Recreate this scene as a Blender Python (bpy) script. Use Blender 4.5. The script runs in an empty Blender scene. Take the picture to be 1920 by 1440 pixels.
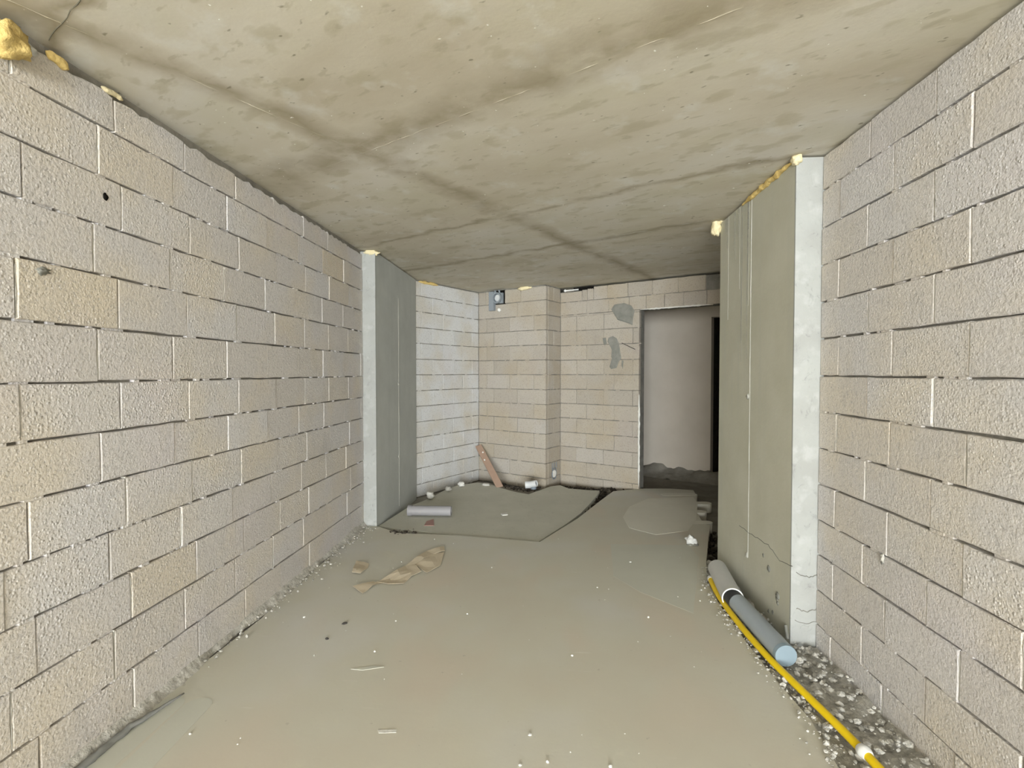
import bpy, bmesh, math, random
from mathutils import Vector, Matrix, noise

# ------------------------------------------------------------------ camera, light, exposure
SC = bpy.context.scene
COL = SC.collection
EYE = 1.48                       # camera height above the screed
CEIL = 2.64                      # ceiling height
FPX = 950.0                      # focal length in pixels of the 1920 px frame
YAW, PITCH = math.radians(4.093), math.radians(1.327)

cam_data = bpy.data.cameras.new('camera')
cam = bpy.data.objects.new('camera', cam_data)
COL.objects.link(cam)
cam_data.sensor_width = 36.0
cam_data.lens = FPX / 1920.0 * 36.0
cam_data.clip_start = 0.05
cam.location = (0, 0, EYE)
cam.rotation_euler = (math.pi / 2 - PITCH, 0, YAW)
SC.camera = cam

world = bpy.data.worlds.new('overcast_sky')
SC.world = world
world.use_nodes = True
wb = world.node_tree.nodes['Background']
wb.inputs['Color'].default_value = (0.93, 0.97, 1.0, 1)
wb.inputs['Strength'].default_value = 1.0

# daylight from behind the camera; unseen window front and room sized to even the light
OPEN_Y, ROOM_X0, ROOM_X1 = -11.0, -3.8, 3.5
ld = bpy.data.lights.new('daylight_window_front', 'AREA')
ld.shape = 'RECTANGLE'
ld.size, ld.size_y = ROOM_X1 - ROOM_X0 - 0.3, 2.4
ld.energy = 1250.0
ld.color = (0.93, 0.98, 1.0)
lo = bpy.data.objects.new('daylight_window_front', ld)
COL.objects.link(lo)
lo.location = ((ROOM_X0 + ROOM_X1) / 2, OPEN_Y + 0.02, 1.35)
lo.rotation_euler = (math.pi / 2, 0, 0)

vs = SC.view_settings
vs.view_transform = 'Standard'
vs.look = 'None'
vs.gamma = 1.0
vs.use_curve_mapping = False
vs.exposure = 1.12

# ------------------------------------------------------------------ small maths helpers
_h = Vector((-math.sin(YAW), math.cos(YAW), 0))
_R = Vector((math.cos(YAW), math.sin(YAW), 0))
_F = _h * math.cos(PITCH) + Vector((0, 0, -math.sin(PITCH)))
_D = -_h * math.sin(PITCH) + Vector((0, 0, -math.cos(PITCH)))
def _ray(x, y): return _R * ((x - 960) / FPX) + _D * ((y - 720) / FPX) + _F
def on_z(x, y, z=0.0):                                 # picture point -> point on a level plane
    r = _ray(x, y); t = (z - EYE) / r.z
    return Vector((0, 0, EYE)) + r * t
def on_x(x, y, X):                                     # picture point -> point on a plane X = const
    r = _ray(x, y); t = X / r.x
    return Vector((0, 0, EYE)) + r * t
def on_plane(x, y, p, n):
    r = _ray(x, y); c = Vector((0, 0, EYE)); t = (p - c).dot(n) / r.dot(n)
    return c + r * t

TH = math.radians(-31)
U = Vector((math.cos(TH), math.sin(TH), 0))            # along the far walls
V = Vector((-math.sin(TH), math.cos(TH), 0))           # away from the camera
RNG = random.Random(7)

# ------------------------------------------------------------------ materials
def mat(name, build):
    m = bpy.data.materials.new(name); m.use_nodes = True
    nt = m.node_tree; b = nt.nodes['Principled BSDF']
    b.inputs['Specular IOR Level'].default_value = 0.2
    build(nt, b); return m
def N(nt, t, **kw):
    n = nt.nodes.new(t)
    for k, v in kw.items():
        if k in n.inputs: n.inputs[k].default_value = v
        else: setattr(n, k, v)
    return n
def ramp(nt, src, stops):
    r = nt.nodes.new('ShaderNodeValToRGB')
    e = r.color_ramp.elements
    while len(e) > 1: e.remove(e[-1])
    e[0].position, e[0].color = stops[0][0], (*stops[0][1], 1)
    for p, c in stops[1:]:
        x = e.new(p); x.color = (*c, 1)
    nt.links.new(src, r.inputs[0]); return r.outputs[0]
def g(v): return (v, v, v)
def mix(nt, fac, a, b, mode='MIX'):
    m = nt.nodes.new('ShaderNodeMix'); m.data_type = 'RGBA'; m.blend_type = mode
    for sock, v in ((m.inputs[0], fac), (m.inputs[6], a), (m.inputs[7], b)):
        if isinstance(v, (int, float)): sock.default_value = v
        elif isinstance(v, tuple): sock.default_value = (*v[:3], 1)
        else: nt.links.new(v, sock)
    return m.outputs[2]
def pos(nt): return N(nt, 'ShaderNodeNewGeometry').outputs['Position']
def mapping(nt, src, scale=(1, 1, 1), rot=(0, 0, 0)):
    m = N(nt, 'ShaderNodeMapping'); m.inputs['Scale'].default_value = scale; m.inputs['Rotation'].default_value = rot
    nt.links.new(src, m.inputs['Vector']); return m.outputs[0]
def noi(nt, src, scale, detail=4, rough=0.55, out='Fac'):
    n = N(nt, 'ShaderNodeTexNoise', Scale=scale, Detail=detail, Roughness=rough)
    nt.links.new(src, n.inputs['Vector']); return n.outputs[out]
def vor(nt, src, scale, feature='F1'):
    n = N(nt, 'ShaderNodeTexVoronoi', Scale=scale); n.feature = feature
    nt.links.new(src, n.inputs['Vector']); return n.outputs['Distance']
def math_(nt, op, a, b=0.0, c=None):
    m = N(nt, 'ShaderNodeMath'); m.operation = op
    for i, v in enumerate((a, b) if c is None else (a, b, c)):
        if isinstance(v, (int, float)): m.inputs[i].default_value = v
        else: nt.links.new(v, m.inputs[i])
    return m.outputs[0]
def bump(nt, b, h, strength, dist):
    n = N(nt, 'ShaderNodeBump', Strength=strength, Distance=dist)
    nt.links.new(h, n.inputs['Height']); nt.links.new(n.outputs[0], b.inputs['Normal'])
def setc(nt, b, c, gain=1.0):
    if gain != 1.0: c = mix(nt, 1.0, c, gain, 'MULTIPLY')
    if isinstance(c, tuple): b.inputs['Base Color'].default_value = (*c, 1)
    else: nt.links.new(c, b.inputs['Base Color'])

def block_mat(name, tones, grain=1.0, smudge=0.35, gain=(1.38, 1.42, 1.57)):
    def f(nt, b):
        p = pos(nt)
        rnd = N(nt, 'ShaderNodeObjectInfo').outputs['Random']
        base = ramp(nt, rnd, tones)
        big = noi(nt, p, 2.3, 3)
        base = mix(nt, ramp(nt, big, [(0.46, g(0)), (0.68, g(0.5))]), base, (0.50, 0.43, 0.31))
        pk = noi(nt, p, 1.6, 2)
        base = mix(nt, ramp(nt, pk, [(0.56, g(0)), (0.72, g(0.30))]), base, (0.50, 0.45, 0.44))
        sm = noi(nt, mapping(nt, p, (1, 1, 0.55)), 5.5, 5, 0.62)
        base = mix(nt, ramp(nt, sm, [(0.60, g(0)), (0.76, g(smudge))]), base, (0.25, 0.24, 0.22))
        gr = noi(nt, p, 75, 3, 0.6)
        base = mix(nt, ramp(nt, gr, [(0.30, g(0.55)), (0.46, g(0))]), base, (0.27, 0.25, 0.22))
        base = mix(nt, ramp(nt, noi(nt, p, 130, 2), [(0.60, g(0)), (0.74, g(0.5))]), base, (0.78, 0.75, 0.69))
        vn = N(nt, 'ShaderNodeTexVoronoi', Scale=105.0); nt.links.new(p, vn.inputs['Vector'])
        sep = N(nt, 'ShaderNodeSeparateColor'); nt.links.new(vn.outputs['Color'], sep.inputs[0])
        dome = math_(nt, 'MULTIPLY', math_(nt, 'SUBTRACT', 1.0, math_(nt, 'MULTIPLY', vn.outputs['Distance'], 1.15)), math_(nt, 'POWER', sep.outputs[0], 2.2))
        dens = ramp(nt, math_(nt, 'ADD', noi(nt, p, 3.2, 2), math_(nt, 'MULTIPLY', rnd, 0.25)), [(0.42, g(0.25)), (0.75, g(1))])
        h = math_(nt, 'ADD', math_(nt, 'MULTIPLY', dome, dens), math_(nt, 'MULTIPLY', gr, 0.7))
        grains = math_(nt, 'MULTIPLY', dome, dens)
        base = mix(nt, math_(nt, 'MULTIPLY', ramp(nt, grains, [(0.22, g(0)), (0.60, g(0.45))]), grain), base, (0.62, 0.59, 0.53))
        setc(nt, b, base, gain); b.inputs['Roughness'].default_value = 0.95
        bump(nt, b, h, 0.60 * grain, 0.0085)
    return mat(name, f)
M_BLOCK = block_mat('aggregate_block', [(0.0, (0.43, 0.395, 0.34)), (0.3, (0.46, 0.43, 0.385)), (0.55, (0.45, 0.41, 0.345)), (0.8, (0.475, 0.45, 0.41)), (0.93, (0.45, 0.42, 0.37)), (1.0, (0.46, 0.40, 0.30))])
M_BLOCK2 = block_mat('pale_block', [(0.0, (0.50, 0.47, 0.42)), (0.4, (0.56, 0.53, 0.48)), (0.75, (0.54, 0.50, 0.43)), (1.0, (0.58, 0.56, 0.53))], 0.45, 0.22, (0.78, 0.745, 0.705))
M_BLOCK3 = block_mat('lightened_block', [(0.0, (0.54, 0.53, 0.50)), (0.5, (0.58, 0.57, 0.55)), (1.0, (0.60, 0.59, 0.56))], 0.4, 0.15, (1.10, 1.12, 1.17))  # left alcove wall coloured paler to make up for its weaker light

def concrete(name, c1, c2, streak=None, scale=3.0, rough=0.9, bstr=0.25, specks=True, streak_amt=0.5):
    def f(nt, b):
        p = pos(nt)
        n1 = noi(nt, p, scale, 5, 0.6)
        base = mix(nt, ramp(nt, n1, [(0.32, g(0)), (0.68, g(1))]), c1, c2)
        if streak:
            s = noi(nt, mapping(nt, p, (1, 1, 0.06)), 9, 4, 0.6)
            base = mix(nt, ramp(nt, s, [(0.52, g(0)), (0.72, g(streak_amt))]), base, streak)
        if specks:
            s2 = noi(nt, p, 28, 3, 0.6)
            base = mix(nt, ramp(nt, s2, [(0.62, g(0)), (0.74, g(0.5))]), base, tuple(x * 0.62 for x in c1))
        setc(nt, b, base); b.inputs['Roughness'].default_value = rough
        bump(nt, b, noi(nt, p, 40, 5, 0.65), bstr, 0.01)
    return mat(name, f)
def _white(nt, b):
    p = pos(nt)
    base = mix(nt, ramp(nt, noi(nt, p, 5, 4), [(0.35, g(0)), (0.65, g(1))]), (0.37, 0.375, 0.36), (0.42, 0.43, 0.415))
    n2 = N(nt, 'ShaderNodeTexNoise', Scale=17.0, Detail=7.0, Roughness=0.72, Distortion=1.2)
    nt.links.new(mapping(nt, p, (1, 1, 0.7)), n2.inputs['Vector'])
    base = mix(nt, ramp(nt, n2.outputs['Fac'], [(0.57, g(0)), (0.66, g(0.6))]), base, (0.25, 0.255, 0.245))
    base = mix(nt, ramp(nt, noi(nt, p, 9, 5), [(0.56, g(0)), (0.68, g(0.7))]), base, (0.49, 0.50, 0.49))
    setc(nt, b, base); b.inputs['Roughness'].default_value = 0.9
    bump(nt, b, n2.outputs['Fac'], 0.35, 0.008)
M_PIL_END = mat('whitewashed_concrete', _white)
M_PIL_L = concrete('grey_cast_concrete', (0.50, 0.525, 0.51), (0.56, 0.585, 0.57), (0.47, 0.50, 0.49), 4, bstr=0.12, specks=False)
M_PIL_R = concrete('olive_grey_cast_concrete', (0.51, 0.50, 0.405), (0.57, 0.56, 0.47), (0.49, 0.495, 0.43), 3, bstr=0.12, specks=False)
M_SEAM = concrete('pale_seam', (0.50, 0.50, 0.46), (0.58, 0.57, 0.52), None, 20, bstr=0.1, specks=False)
M_MORTAR = concrete('light_mortar', (0.47, 0.455, 0.41), (0.58, 0.56, 0.515), None, 25, bstr=0.4)
M_CORE = concrete('dark_joint_mortar', (0.20, 0.185, 0.16), (0.30, 0.28, 0.24), None, 12, bstr=0.4)
M_CORE2 = concrete('grey_joint_mortar', (0.17, 0.16, 0.14), (0.26, 0.25, 0.22), None, 12, bstr=0.4)
M_CEMENT = concrete('grey_cement_smear', (0.20, 0.20, 0.175), (0.27, 0.265, 0.235), None, 14, bstr=0.3)
M_PLASTER = concrete('smooth_hall_plaster', (0.68, 0.615, 0.53), (0.74, 0.67, 0.585), None, 2.2, bstr=0.08, specks=False)
M_BASE = concrete('raw_subfloor', (0.25, 0.235, 0.20), (0.36, 0.34, 0.30), None, 5, bstr=0.6)
M_SOIL_SHADE = concrete('dark_soil_and_shade', (0.035, 0.03, 0.025), (0.085, 0.07, 0.055), None, 18, bstr=0.8)  # soil tone, also painted in for shade in gaps and the dark room
M_ALCOVE = concrete('grey_alcove_screed', (0.56, 0.555, 0.485), (0.63, 0.62, 0.545), None, 2.5, bstr=0.15)
M_PALE_SCREED = concrete('pale_patch_screed', (0.70, 0.68, 0.60), (0.75, 0.73, 0.65), None, 3, bstr=0.05, specks=False)
M_GREY_SCREED = concrete('grey_patch_screed', (0.59, 0.59, 0.52), (0.62, 0.62, 0.55), None, 3, bstr=0.05, specks=False)
M_RUBBLE = concrete('rubble', (0.36, 0.345, 0.31), (0.70, 0.68, 0.63), None, 30, bstr=0.9)
M_CHIP = concrete('white_plaster_chip', (0.70, 0.69, 0.65), (0.82, 0.81, 0.77), None, 30, bstr=0.4, specks=False)

def _ceil(nt, b):
    p = pos(nt)
    q = mapping(nt, p, (1, 1, 1), (0, 0, -TH))          # axes along the shuttering boards
    sep = N(nt, 'ShaderNodeSeparateXYZ'); nt.links.new(q, sep.inputs[0])
    n1 = noi(nt, mapping(nt, q, (0.7, 1.2, 1)), 1.3, 4, 0.55)
    base = ramp(nt, n1, [(0.30, (0.39, 0.345, 0.265)), (0.48, (0.455, 0.415, 0.335)), (0.70, (0.485, 0.455, 0.40))])
    yl = noi(nt, mapping(nt, q, (0.7, 1.1, 1)), 2.6, 3)
    base = mix(nt, ramp(nt, yl, [(0.50, g(0)), (0.68, g(0.45))]), base, (0.40, 0.37, 0.27))
    # soft oval damp blotches
    fine = noi(nt, mapping(nt, q, (0.75, 1.35, 1)), 6.5, 3, 0.5)
    base = mix(nt, ramp(nt, fine, [(0.57, g(0)), (0.63, g(0.40)), (0.74, g(0.6))]), base, (0.32, 0.285, 0.195))
    base = mix(nt, ramp(nt, noi(nt, mapping(nt, q, (0.6, 1.5, 1)), 14, 3, 0.55), [(0.62, g(0)), (0.68, g(0.45))]), base, (0.29, 0.26, 0.18))
    base = mix(nt, ramp(nt, noi(nt, q, 4.2, 4, 0.6), [(0.56, g(0)), (0.70, g(0.55))]), base, (0.52, 0.505, 0.46))
    # brown tide marks where the shuttering boards met
    wob = math_(nt, 'MULTIPLY', math_(nt, 'SUBTRACT', noi(nt, p, 3.0, 4), 0.5), 0.25)
    for axis, c, w in (('Y', 1.72, 0.20), ('X', -2.19, 0.13), ('Y', 4.07, 0.07), ('Y', 0.54, 0.05), ('Y', 3.08, 0.05)):
        d = math_(nt, 'ABSOLUTE', math_(nt, 'ADD', math_(nt, 'SUBTRACT', sep.outputs[axis], c), wob))
        k = math_(nt, 'MULTIPLY', ramp(nt, math_(nt, 'DIVIDE', d, w), [(0.0, g(0.85)), (1.0, g(0))]), ramp(nt, noi(nt, q, 4, 4), [(0.36, g(0.35)), (0.55, g(1))]))
        base = mix(nt, k, base, (0.245, 0.205, 0.135))
    sp = noi(nt, mapping(nt, q, (1, 1.7, 1)), 17, 2, 0.5)
    base = mix(nt, ramp(nt, sp, [(0.70, g(0)), (0.76, g(0.8))]), base, (0.17, 0.15, 0.10))
    base = mix(nt, ramp(nt, noi(nt, p, 33, 2), [(0.735, g(0)), (0.76, g(0.8))]), base, (0.75, 0.74, 0.68))
    setc(nt, b, base, (1.45, 1.49, 1.56)); b.inputs['Roughness'].default_value = 0.85
    bump(nt, b, math_(nt, 'ADD', fine, math_(nt, 'MULTIPLY', noi(nt, p, 60, 4), 0.3)), 0.16, 0.010)
M_CEIL = mat('stained_slab_concrete', _ceil)

def _screed(nt, b):
    p = pos(nt)
    base = ramp(nt, noi(nt, p, 0.9, 3), [(0.32, (0.41, 0.375, 0.30)), (0.5, (0.42, 0.40, 0.325)), (0.68, (0.435, 0.42, 0.37))])
    base = mix(nt, ramp(nt, noi(nt, mapping(nt, p, (1.2, 0.6, 1)), 1.7, 2), [(0.52, g(0)), (0.66, g(0.5))]), base, (0.445, 0.385, 0.305))
    st = noi(nt, mapping(nt, p, (0.5, 7, 1)), 7, 3)
    base = mix(nt, ramp(nt, st, [(0.70, g(0)), (0.78, g(0.45))]), base, (0.55, 0.54, 0.49))
    base = mix(nt, ramp(nt, noi(nt, p, 26, 2), [(0.72, g(0)), (0.77, g(0.6))]), base, (0.30, 0.28, 0.23))
    setc(nt, b, base, (1.48, 1.51, 1.60)); b.inputs['Roughness'].default_value = 0.75
    bump(nt, b, noi(nt, p, 14, 5, 0.6), 0.10, 0.01)
M_SCREED = mat('smooth_beige_screed', _screed)

def plain(name, c, rough=0.5, spec=0.4, c2=None, scale=20, b_=0.0):
    def f(nt, b):
        p = pos(nt)
        setc(nt, b, mix(nt, noi(nt, p, scale, 4), c, c2 or tuple(x * 0.88 for x in c)))
        b.inputs['Roughness'].default_value = rough; b.inputs['Specular IOR Level'].default_value = spec
        if b_: bump(nt, b, noi(nt, p, scale * 2, 4), b_, 0.01)
    return mat(name, f)
M_YELLOW = plain('yellow_plastic', (0.90, 0.64, 0.006), 0.4, 0.4, (0.82, 0.57, 0.006))
M_PIPE_D = plain('blue_grey_pvc', (0.38, 0.43, 0.475), 0.45)
M_PIPE_L = plain('light_grey_pvc', (0.66, 0.67, 0.67), 0.5)
M_CAP = plain('pale_blue_cap', (0.25, 0.32, 0.37), 0.5)
M_MAUVE = plain('mauve_grey_pvc', (0.31, 0.30, 0.31), 0.55)
M_WHITE = plain('white_plastic', (0.82, 0.82, 0.80), 0.5)
M_BLACK = plain('black_void', (0.012, 0.011, 0.010), 0.95, 0.0)  # near-black colour standing in for the darkness inside openings
M_GREYPVC = plain('vent_grey_pvc', (0.28, 0.31, 0.335), 0.5)
M_FOAM = plain('aged_yellow_foam', (0.86, 0.70, 0.32), 0.8, 0.2, (0.70, 0.47, 0.14), 22, 0.8)
M_FOAMP = plain('pale_cream_foam', (0.88, 0.82, 0.60), 0.8, 0.2, (0.80, 0.66, 0.36), 22, 0.8)
M_FOAMW = plain('white_foam', (0.80, 0.79, 0.74), 0.85, 0.2, None, 30, 0.5)
M_WOOD = plain('pinkish_raw_wood', (0.47, 0.33, 0.25), 0.75, 0.2, (0.40, 0.27, 0.20), 12)
M_PAPER = plain('tan_wrapping_paper', (0.70, 0.61, 0.47), 0.8, 0.2, (0.64, 0.55, 0.41), 9)
M_RED = plain('faded_red_scrap', (0.44, 0.27, 0.24), 0.8, 0.2)
M_STEEL = plain('blue_grey_metal', (0.20, 0.235, 0.27), 0.5)
M_DARKCH = plain('charcoal_chip', (0.05, 0.045, 0.04), 0.9)
M_SEAMDK = plain('dark_seam', (0.16, 0.145, 0.10), 0.9)
M_EDGE = plain('dark_grey_edge_foam', (0.20, 0.20, 0.19), 0.8, 0.2, (0.27, 0.27, 0.255), 25)

# ------------------------------------------------------------------ object helpers
def link(name, me, m, parent=None, loc=None, rotz=None):
    o = bpy.data.objects.new(name, me); COL.objects.link(o)
    if m is not None and not me.materials: me.materials.append(m)
    if parent: o.parent = parent
    if loc is not None: o.location = loc
    if rotz is not None: o.rotation_euler = (0, 0, rotz)
    return o
def pyd(name, v, f, smooth=False):
    me = bpy.data.meshes.new(name); me.from_pydata([tuple(x) for x in v], [], f); me.validate(); me.update()
    bm = bmesh.new(); bm.from_mesh(me); bmesh.ops.recalc_face_normals(bm, faces=bm.faces); bm.to_mesh(me); bm.free()
    if smooth: me.shade_smooth()
    return me
def bmo(name, bm, m, parent=None, loc=None, rotz=None, smooth=False):
    me = bpy.data.meshes.new(name); bmesh.ops.recalc_face_normals(bm, faces=bm.faces); bm.to_mesh(me); bm.free()
    if smooth: me.shade_smooth()
    return link(name, me, m, parent, loc, rotz)
def empty(name, loc=(0, 0, 0)):
    o = bpy.data.objects.new(name, None); COL.objects.link(o); o.location = loc; o.empty_display_size = 0.1; return o
def tag(o, label, cat, group=None, kind=None):
    o['label'] = label; o['category'] = cat
    if group: o['group'] = group
    if kind: o['kind'] = kind
    return o
def struct(o, label=None):
    o['kind'] = 'structure'
    if label: o['label'] = label
    return o
def add_box(bm, lo_, hi, mtx=None):
    v = [bm.verts.new((x, y, z)) for x in (lo_[0], hi[0]) for y in (lo_[1], hi[1]) for z in (lo_[2], hi[2])]
    if mtx is not None:
        for q in v: q.co = mtx @ q.co
    for f in ((0, 1, 3, 2), (4, 6, 7, 5), (0, 4, 5, 1), (2, 3, 7, 6), (0, 2, 6, 4), (1, 5, 7, 3)): bm.faces.new([v[i] for i in f])
def prism(pts, z0, z1):                                 # level slab from an outline
    n = len(pts)
    v = [(p[0], p[1], z1) for p in pts] + [(p[0], p[1], z0) for p in pts]
    f = [list(range(n)), list(range(2 * n - 1, n - 1, -1))] + [[i, (i + 1) % n, (i + 1) % n + n, i + n] for i in range(n)]
    return v, f
def slab(name, pts, z0, z1, m, parent=None):
    v, f = prism(pts, z0, z1); return link(name, pyd(name, v, f), m, parent)
def tube(name, pts, r, m, parent=None, seg=20, caps=True, inner=None):
    bm = bmesh.new(); rings = []; pts = [Vector(p) for p in pts]; k = len(pts)
    def ring(i, rad, t):
        up = Vector((0, 0, 1)) if abs(t.z) < 0.9 else Vector((0, 1, 0))
        a = t.cross(up).normalized(); b = a.cross(t).normalized()
        return [bm.verts.new(pts[i] + a * (math.cos(2 * math.pi * j / seg) * rad) + b * (math.sin(2 * math.pi * j / seg) * rad)) for j in range(seg)]
    tans = [(pts[min(i + 1, k - 1)] - pts[max(i - 1, 0)]).normalized() for i in range(k)]
    rad = r if isinstance(r, (list, tuple)) else [r] * k
    def skin(A, B):
        for j in range(seg): bm.faces.new((A[j], A[(j + 1) % seg], B[(j + 1) % seg], B[j]))
    out = [ring(i, rad[i], tans[i]) for i in range(k)]
    for i in range(k - 1): skin(out[i], out[i + 1])
    if inner:
        inn = [ring(i, inner if not isinstance(inner, (list, tuple)) else inner[i], tans[i]) for i in range(k)]
        for i in range(k - 1): skin(inn[i], inn[i + 1])
        skin(out[0], inn[0]); skin(out[-1], inn[-1])
    elif caps:
        bm.faces.new(out[0]); bm.faces.new(out[-1])
    o = bmo(name, bm, m, parent, smooth=True)
    o.data.set_sharp_from_angle(angle=math.radians(40)) if hasattr(o.data, 'set_sharp_from_angle') else None
    return o
def blob(name, c, r, m, parent=None, seed=0, sub=3, amp=0.45, freq=2.3, rot=0.0):
    bm = bmesh.new(); bmesh.ops.create_icosphere(bm, subdivisions=sub, radius=1.0)
    off = Vector((seed * 3.17, seed * 1.31, seed * 0.77))
    for v in bm.verts:
        d = v.co.normalized()
        v.co = d * (1 + amp * noise.noise(d * freq + off) + amp * 0.45 * noise.noise(d * freq * 2.7 + off))
        v.co = Vector((v.co.x * r[0], v.co.y * r[1], v.co.z * r[2]))
    return bmo(name, bm, m, parent, c, rot, smooth=sub > 1)
def foam_strip(name, pts, r, m, seed=0, seg=10, steps=40, squash=1.0):
    pts = [Vector(p) for p in pts]; L = [0]
    for a, b in zip(pts, pts[1:]): L.append(L[-1] + (b - a).length)
    bm = bmesh.new(); rings = []
    for i in range(steps + 1):
        s = L[-1] * i / steps; k = max(j for j in range(len(pts) - 1) if L[j] <= s + 1e-9)
        t = (pts[k + 1] - pts[k]).normalized(); p = pts[k] + t * (s - L[k])
        a = t.cross(Vector((0, 0, 1))); a = a.normalized() if a.length > 0.1 else Vector((1, 0, 0)); b = a.cross(t)
        end = min(1, 4 * i / steps + 0.25, 4 * (steps - i) / steps + 0.25)
        rr = []
        for j in range(seg):
            an = 2 * math.pi * j / seg; d = a * math.cos(an) + b * math.sin(an) * squash
            q = r * end * (1 + 0.7 * noise.noise(p * (0.35 / r) + d * 0.8 + Vector((seed, 0, 0))))
            rr.append(bm.verts.new(p + d * q))
        rings.append(rr)
    for A, B in zip(rings, rings[1:]):
        for j in range(seg): bm.faces.new((A[j], A[(j + 1) % seg], B[(j + 1) % seg], B[j]))
    bm.faces.new(rings[0]); bm.faces.new(rings[-1])
    return bmo(name, bm, m, smooth=True)

# ------------------------------------------------------------------ blocks
DEPTH = 0.06
def block_mesh(L, Hh, seed, ragged_top=0.0):
    """front at y = 0, body behind it, chipped outline, chamfered arris; centred in x and z"""
    r = random.Random(seed); pts = []
    nx = 5 if ragged_top == 0 else 9
    top_n = nx
    def j(a): return r.uniform(-a, a)
    for i in range(4): pts.append((-L / 2 + L * i / 4 + (j(0.004) if i else 0), -Hh / 2 + j(0.0022)))
    pts.append((L / 2 + j(0.0015), -Hh / 2 + j(0.002)))
    pts.append((L / 2 + j(0.0018), 0))
    for i in range(top_n + 1):
        z = Hh / 2 + j(0.0022) if ragged_top == 0 else Hh / 2 + r.uniform(-ragged_top, ragged_top * 0.5)
        pts.append((L / 2 - L * i / top_n, z))
    pts.append((-L / 2 + j(0.0018), 0))
    n = len(pts); ch = 0.004
    v = []
    for x, z in pts:
        sx = 1 if x > L / 2 - 0.01 else (-1 if x < -L / 2 + 0.01 else 0); sz = 1 if z > Hh / 2 - 0.03 else (-1 if z < -Hh / 2 + 0.01 else 0)
        c = ch * r.uniform(0.5, 1.5)
        v.append((x - sx * c, 0, z - sz * c))
    for x, z in pts: v.append((x, ch, z))
    for x, z in pts: v.append((x, DEPTH, z))
    f = [list(range(n))]
    for a in (0, n):
        for i in range(n): f.append([a + i, a + (i + 1) % n, a + n + (i + 1) % n, a + n + i])
    return pyd('block', v, f)
_cache = {}
def get_block(L, Hh, k, m):
    key = (round(L, 2), round(Hh, 2), k, m.name)
    if key not in _cache:
        me = block_mesh(key[0], key[1], hash((key[0], key[1], k)) & 0xffff); me.materials.append(m); _cache[key] = me
    return _cache[key], L / key[0], Hh / key[1]
def lay_wall(wall, org, rotz, rows, m, gapx=0.003, gapz=0.0065, ragged_top=0.0, seed=1, jit=0.0025, mortar=0.55, mortar_mat=None, filler=0.28):
    """rows: list of (z0, z1, [u boundaries]); org = world point of u = 0 on the wall face"""
    r = random.Random(seed)
    ux = Vector((math.cos(rotz), math.sin(rotz), 0)); ny = Vector((-math.sin(rotz), math.cos(rotz), 0))
    mm = bmesh.new(); hm = bmesh.new()
    for ri, (z0, z1, us) in enumerate(rows):
        for a, b in zip(us, us[1:]):
            if b - a < 0.03: continue
            L, Hh = b - a - gapx - r.uniform(0, 0.002), z1 - z0 - gapz - r.uniform(0, 0.003)
            c = org + ux * ((a + b) / 2 + r.uniform(-.0012, .0012)) + ny * r.uniform(-jit, jit) + Vector((0, 0, (z0 + z1) / 2))
            if ragged_top and ri == 0:
                me = block_mesh(L, Hh, r.randrange(9999), ragged_top); o = link('block', me, m, wall, c, rotz)
            else:
                me, sx, sz = get_block(L, Hh, r.randrange(5), m)
                o = link('block', me, m, wall, c, rotz); o.scale = (sx, 1, sz)
            o.rotation_euler = (r.uniform(-.006, .006), r.uniform(-.0035, .0035), rotz)
            # light mortar squeezed into some upright joints
            if r.random() < mortar:
                q = org + ux * b + Vector((0, 0, z0)); w = gapx * 0.45 + r.uniform(0.0, 0.0004); hh = z1 - z0
                k0, k1 = r.uniform(0, 0.12), r.uniform(0.8, 1.0); steps = 6
                prev = None
                for s in range(steps + 1):
                    zz = hh * (k0 + (k1 - k0) * s / steps); ww = w * r.uniform(0.6, 1.5); off = 0.0035 - r.uniform(0, 0.003)
                    A = mm.verts.new(q + ux * (-ww) + ny * off + Vector((0, 0, zz))); B = mm.verts.new(q + ux * ww + ny * off + Vector((0, 0, zz)))
                    A2 = mm.verts.new(A.co + ny * 0.02); B2 = mm.verts.new(B.co + ny * 0.02)
                    if prev: 
                        mm.faces.new((prev[0], prev[1], B, A)); mm.faces.new((prev[2], prev[0], A, A2)); mm.faces.new((prev[1], prev[3], B2, B))
                    prev = (A, B, A2, B2)
            # crumbs of mortar squeezed out of the bed joint
            x = a
            while x < b:
                w = r.uniform(0.01, 0.07)
                if r.random() < filler:
                    q = org + ux * x + ny * (0.006 + r.uniform(-0.004, 0.006)) + Vector((0, 0, z0))
                    t = Matrix.Translation(q) @ Matrix.Rotation(rotz, 4, 'Z')
                    add_box(hm, (0, 0, -0.0055), (w, 0.02, 0.0055), t)
                x += w + r.uniform(0.0, 0.05)
    for nm, bm, mt in (('upright_joint_mortar', mm, mortar_mat or M_MORTAR), ('bed_joint_mortar', hm, m)):
        if bm.verts:
            o = bmo(nm, bm, mt, wall); o['kind'] = 'stuff'
        else: bm.free()
def core(name, org, rotz, u0, u1, z0, z1, m, rec=0.022, thick=0.18):
    bm = bmesh.new(); t = Matrix.Translation(org) @ Matrix.Rotation(rotz, 4, 'Z')
    add_box(bm, (u0, rec, z0), (u1, thick, z1), t)
    return struct(bmo(name, bm, m))
def bounds(first, end0, end1, pitch=0.4):
    k = math.ceil((end0 + 0.05 - first) / pitch); us = [end0]
    x = first + k * pitch
    while x < end1 - 0.05: us.append(x); x += pitch
    us.append(end1); return us

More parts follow.
